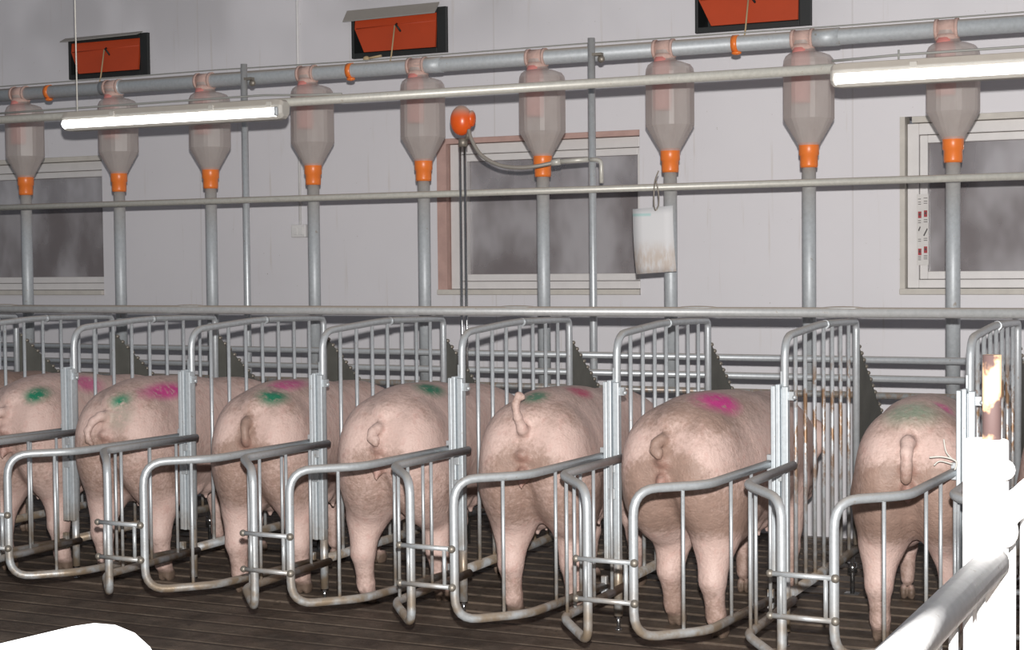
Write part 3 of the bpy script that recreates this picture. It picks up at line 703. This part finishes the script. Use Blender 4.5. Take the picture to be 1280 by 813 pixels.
def make_sow(name, loc, mid, heading, label, tail='curl', marks=(), muddy=1.0, width=1.0, height=1.0, hind=((-.13, .24), (.13, .28)), fore=((-.11, 1.03), (.11, 1.0)), patches=()):
    S = Sculpt((-.30, -.12, -.012), (.30, 1.72, .98), .0105)
    W = width
    S.ell((0, .64, .625), (.212*W, .54, .238), .04)
    S.ell((0, .33, .655), (.208*W, .31, .218), .06)
    S.ell((0, .50, .60), (.212*W, .34, .205), .08)
    S.ell((0, .99, .615), (.185*W, .30, .235), .06)
    S.ell((0, .68, .50), (.175*W, .43, .165), .06)
    S.ell((0, .42, .805), (.115*W, .36, .072), .08)
    for sx in (-1, 1):
        S.ell((sx*.098*W, .190, .620), (.120*W, .178, .215), .040)
        S.ell((sx*.112*W, .30, .51), (.108*W, .21, .19), .07)
    for i, (hx, hy) in enumerate(hind):
        sx = -1 if i == 0 else 1
        S.cone((sx*.110*W, .22, .52), (hx*.97, hy-.01, .35), .112, .070, .06)
        S.cone((hx*.97, hy-.01, .35), (hx, hy-.035, .215), .074, .048, .03)
        S.cone((hx, hy-.02, .30), (hx, hy-.045, .22), .045, .034, .03)
        S.cone((hx, hy-.035, .215), (hx, hy-.01, .085), .046, .034, .02)
        S.cone((hx, hy-.04, .225), (hx, hy-.03, .20), .034, .034, .02)
        S.cone((hx, hy-.01, .085), (hx, hy+.01, .045), .036, .034, .02)
        for q in (-1, 1): S.ell((hx+q*.016, hy+.022, .022), (.0165, .040, .034), .006)
        for q in (-1, 1): S.ell((hx+q*.016, hy-.035, .065), (.009, .012, .016), .006)
    for (hx, hy) in fore:
        S.cone((hx, .98, .48), (hx, hy-.01, .30), .09, .055, .05)
        S.cone((hx, hy-.01, .30), (hx, hy+.005, .22), .05, .041, .02)
        S.cone((hx, hy+.005, .22), (hx, hy-.005, .085), .037, .029, .02)
        for q in (-1, 1): S.ell((hx+q*.016, hy+.018, .025), (.0165, .038, .036), .008)
    # neck, head, snout, ears (reaching down to the trough)
    S.cone((0, 1.15, .60), (0, 1.36, .50), .165, .125, .08)
    S.cone((0, 1.36, .50), (0, 1.50, .42), .115, .080, .05)
    S.cone((0, 1.50, .42), (0, 1.60, .36), .070, .048, .04)
    S.ell((0, 1.615, .35), (.050, .02, .046), .012)
    for sx in (-1, 1):
        S.ell((sx*.115, 1.35, .62), (.055, .035, .095), .02, rx=-.5)
        S.ell((sx*.07, 1.45, .50), (.018, .02, .018), .01)
    # udder and teats
    for sx in (-1, 1):
        for k in range(6):
            yy = .42+.10*k; S.ell((sx*.065, yy, .362), (.052, .055, .040), .03); S.cone((sx*.070, yy, .330), (sx*.073, yy, .302), .012, .008, .012)
    # groove below the tail, anus, vulva
    S.ell((0, -.035, .56), (.010, .06, .15), .045, cut=True)
    S.ell((0, .030, .668), (.028, .030, .024), .02)
    S.ell((0, .020, .590), (.022, .026, .036), .02); S.cone((0, .008, .570), (0, -.004, .550), .012, .008, .014)
    tp = {'curl': [(0, .055, .735), (.0, .022, .745), (-.014, .0, .735), (-.016, -.012, .708), (.004, -.014, .692), (.014, -.010, .708)],
          'short': [(0, .055, .745), (0, .022, .745), (.003, .0, .728), (.006, -.006, .700), (.008, -.004, .675), (.007, .0, .660)],
          'up': [(0, .06, .74), (0, .02, .765), (-.01, .0, .81), (-.018, -.005, .86), (-.005, -.002, .895), (.012, .004, .885)],
          'down': [(0, .06, .75), (0, .01, .76), (0, -.022, .73), (.002, -.032, .68), (0, -.034, .64), (0, -.030, .628)],
          'side': [(0, .055, .74), (-.01, .01, .75), (-.035, -.015, .73), (-.055, -.025, .69), (-.05, -.03, .65), (-.03, -.03, .635)]}[tail]
    rad = [.026, .020, .0165, .0145, .013, .0115]
    if tail == 'down': rad = [.030, .024, .021, .020, .019, .012]
    for k in range(len(tp)-1): S.cone(tp[k], tp[k+1], rad[k], rad[k+1], .014)
    V, F = S.mesh()
    kb = (math.tan(heading)*1.2-(mid-loc[0]))/.72
    V = V*np.array([1, 1, height]); V0 = V.copy(); V[:, 0] = V[:, 0]-kb*np.clip(V[:, 1]-.35, 0, 2)**2
    me = bpy.data.meshes.new(name); me.from_pydata(V.tolist(), [], F.tolist()); me.update()
    me.polygons.foreach_set('use_smooth', [True]*len(me.polygons)); me.materials.append(M['skin'])
    x, y, z = V0[:, 0], V0[:, 1], V0[:, 2]/height
    def g(c, s): return np.exp(-(((x-c[0])/s[0])**2+((y-c[1])/s[1])**2+((z-c[2])/s[2])**2))
    dirt = .12+.30*np.clip((z-.76)/.08, 0, 1)+.62*np.clip((.66-z)/.14, 0, 1)*np.clip((z-.36)/.06, 0, 1)*np.clip((.55-y)/.3, 0, 1)
    dirt = dirt+.45*g((0, .0, .62), (.055, .12, .10))
    for sx in (-1, 1): dirt = dirt+.75*g((sx*.085, .0, .625), (.055, .10, .050))
    dirt = dirt+.25*g((0, .15, .80), (.3, .14, .05))+.45*np.clip((.24-z)/.10, 0, 1)
    dirt = dirt*muddy+(tail in ('curl',))*.25*g((0, -.02, .70), (.06, .05, .06))
    for c, s, a in patches: dirt = dirt+a*g(c, s)
    a = me.attributes.new('dirt', 'FLOAT', 'POINT'); a.data.foreach_set('value', dirt.astype(np.float32))
    hf = np.clip((.052-z)/.015, 0, 1); a = me.attributes.new('hoof', 'FLOAT', 'POINT'); a.data.foreach_set('value', hf.astype(np.float32))
    col = np.zeros((len(V), 4), np.float32)
    for c, s, rgb, st in [((0, .0, .655), (.035, .06, .030), (.34, .15, .12), .35), ((0, .0, .59), (.030, .06, .05), (.42, .18, .15), .4)]+list(marks):
        wgt = np.clip(1.6*g(c, s)-.18, 0, 1)*st; o_ = col[:, 3]
        nw = wgt[:, None]; col[:, :3] = np.where((wgt > .02)[:, None], col[:, :3]*(1-nw)*(o_ > 0)[:, None]+np.array(rgb)*(1-(1-nw)*(o_ > 0)[:, None]), col[:, :3]); col[:, 3] = np.maximum(o_, wgt)
    a = me.color_attributes.new('paint', 'FLOAT_COLOR', 'POINT'); a.data.foreach_set('color', col.ravel())
    o = bpy.data.objects.new(name, me); COL.objects.link(o)
    o.location = loc; o.rotation_euler = (0, 0, -heading)
    sm = o.modifiers.new('smooth', 'SMOOTH'); sm.factor = .5; sm.iterations = 2
    return tag(o, label, 'pig', 'sows standing in the stalls')
GR = (0.010, 0.19, 0.10); PK = (0.60, 0.035, 0.25); RD = (0.55, 0.04, 0.13)
def A(d): return math.radians(d)
sows = [
 dict(loc=(-5.83, 5.52, 0), mid=-5.90, width=.96, heading=A(-6), label='muddy sow at the left edge of the photo, only its flank in view', tail='side', muddy=2.4),
 dict(loc=(-5.135, 5.45, 0), mid=-5.22, width=.95, heading=A(-12), label='pale sow with one green mark on its rump, leftmost of the marked sows', tail='side', muddy=.7,
      marks=[((.10, .135, .813), (.045, .085, .040), GR, 1), ((.115, .54, .84), (.06, .12, .05), PK, .7)]),
 dict(loc=(-4.575, 5.45, 0), mid=-4.57, width=.95, heading=A(-9), label='sow with a green smear beside a pink streak across its rump', tail='side', muddy=.9,
      marks=[((.040, .115, .805), (.045, .085, .035), GR, 1), ((.06, .05, .745), (.06, .06, .07), GR, .25), ((.12, .33, .832), (.075, .17, .035), PK, .95)]),
 dict(loc=(-3.845, 5.45, 0), mid=-3.92, width=.95, heading=A(-11), label='sow with a dirt-blackened tail and a green patch below a pink streak', tail='short', muddy=1.0,
      marks=[((.062, .15, .838), (.060, .07, .045), GR, 1), ((.055, .33, .876), (.05, .16, .03), PK, .8)], patches=[((0, 0, .70), (.035, .08, .08), 1.4), ((-.02, 0, .64), (.06, .08, .03), .7)]),
 dict(loc=(-3.22, 5.44, 0), mid=-3.27, heading=A(-9), label='clean-backed sow with a single dark green mark on its back', tail='curl', muddy=.75,
      marks=[((.082, .395, .868), (.055, .11, .04), GR, 1)], hind=((-.15, .26), (.13, .38))),
 dict(loc=(-2.595, 5.44, 0), mid=-2.62, heading=A(-7), label='sow with its tail raised, between small green and red marks', tail='up', muddy=1.0, patches=[((.0, 0, .68), (.12, .1, .05), .35)],
      marks=[((.0, .19, .868), (.045, .07, .035), GR, .85), ((.082, .48, .866), (.05, .10, .03), RD, .9)], hind=((-.12, .26), (.11, .33))),
 dict(loc=(-2.05, 5.45, 0), mid=-1.96, heading=A(7), label='large muddy sow with a bright magenta mark on its rump', tail='curl', muddy=1.3, width=1.04,
      marks=[((.09, .30, .862), (.085, .105, .05), PK, 1)], patches=[((0, -.01, .72), (.035, .06, .05), 1.3), ((.09, .0, .65), (.06, .10, .05), .7), ((.1, .25, .78), (.15, .2, .10), .3)], hind=((-.115, .34), (.115, .23))),
 dict(loc=(-1.20, 5.61, 0), mid=-1.34, heading=A(-4), label='sow seen straight from behind with faint green and pink marks, right', tail='down', muddy=1.1, width=.96, height=.99,
      marks=[((-.01, .15, .845), (.09, .09, .06), (0.10, 0.36, 0.22), .45), ((.081, .262, .852), (.045, .05, .03), PK, .75)], patches=[((-.12, .1, .64), (.10, .2, .06), .6), ((.12, .1, .62), (.10, .2, .07), .6), ((0, .05, .50), (.25, .2, .09), .45)]),
 dict(loc=(-.67, 5.80, 0), mid=-.67, heading=A(0), label='sow at the right edge of the photo, glimpsed behind the near white post', tail='down', muddy=.8, width=.95),
]
for d in sows: make_sow('sow', **d)

# ------------------------------------------------------------------ near railings, flash bleaching partly painted into their base colour
r = tag(empty('near_railing', (-.375, 2.245, 0)), 'overexposed white near railing with thick post and sloping arm, bottom right', 'railing')
def RL(p): return (p[0]+.375, p[1]-2.245, p[2])
MB().tube([RL((-.375, 2.245, 0)), RL((-.375, 2.245, 1.142))], .030, 24).build('post', 'galv_overexposed', r, .003)
q_ = MB().tube([RL((-.368, 2.25, 1.10)), RL((-.368, 2.25, 1.256))], .0125, 16).build('inner_pipe', 'rust_pipe', r); q_['label'] = 'rusty brown inner pipe'
MB().tube([RL((-.362, 2.22, .979)), RL((-.362, 1.35, .979)), RL((-.362, 1.35, .15))], .0225, 18, fillet=.06).build('arm', 'galv_overexposed', r)
for k in range(7):
    yy = 2.135-.095*k
    MB().tube([RL((-.362, yy, .15)), RL((-.362, yy, .97))], .0055, 10).build('bar', 'galv_overexposed', r)
MB().tube([RL((-.362, 1.37, .15)), RL((-.362, 3.3, .15))], .02, 14).build('bottom_rail', 'galv_overexposed', r)
MB().tube([RL((-.352, 2.27, 1.040)), RL((-.352, 3.3, 1.040))], .020, 16).build('rail', 'galv_overexposed', r)
MB().ball(RL((-.347, 2.225, 1.104)), (.014, .018, .014)).build('upper_bolt', 'galv_overexposed', r)
MB().ball(RL((-.345, 2.225, 1.022)), (.016, .018, .022)).build('lower_bolt', 'galv_overexposed', r)
for k in range(8):
    yy = 2.32+.11*k
    MB().tube([RL((-.352, yy, .15)), RL((-.352, yy, 1.03))], .0055, 10).build('bar', 'galv_overexposed', r)
r = tag(empty('near_gate', (-1.02, 1.25, 0)), 'overexposed white rounded top corner of a near tube gate, bottom left', 'gate')
def NL(p): return (p[0]+1.02, p[1]-1.25, p[2])
MB().tube([NL((-1.28, 1.10, .957)), NL((-1.025, 1.255, 1.020)), NL((-1.000, 1.270, .84)), NL((-1.000, 1.270, .12)), NL((-1.28, 1.10, .12))], .027, 20, fillet=[0, .05, .03, .06, 0]).build('frame', 'galv_overexposed', r)
for t in (.3, .6, .9):
    x = -1.04-.24*t; yy = 1.25-.15*t; MB().tube([NL((x, yy, .12)), NL((x, yy, .995-.05*t))], .006, 10).build('bar', 'galv_overexposed', r)
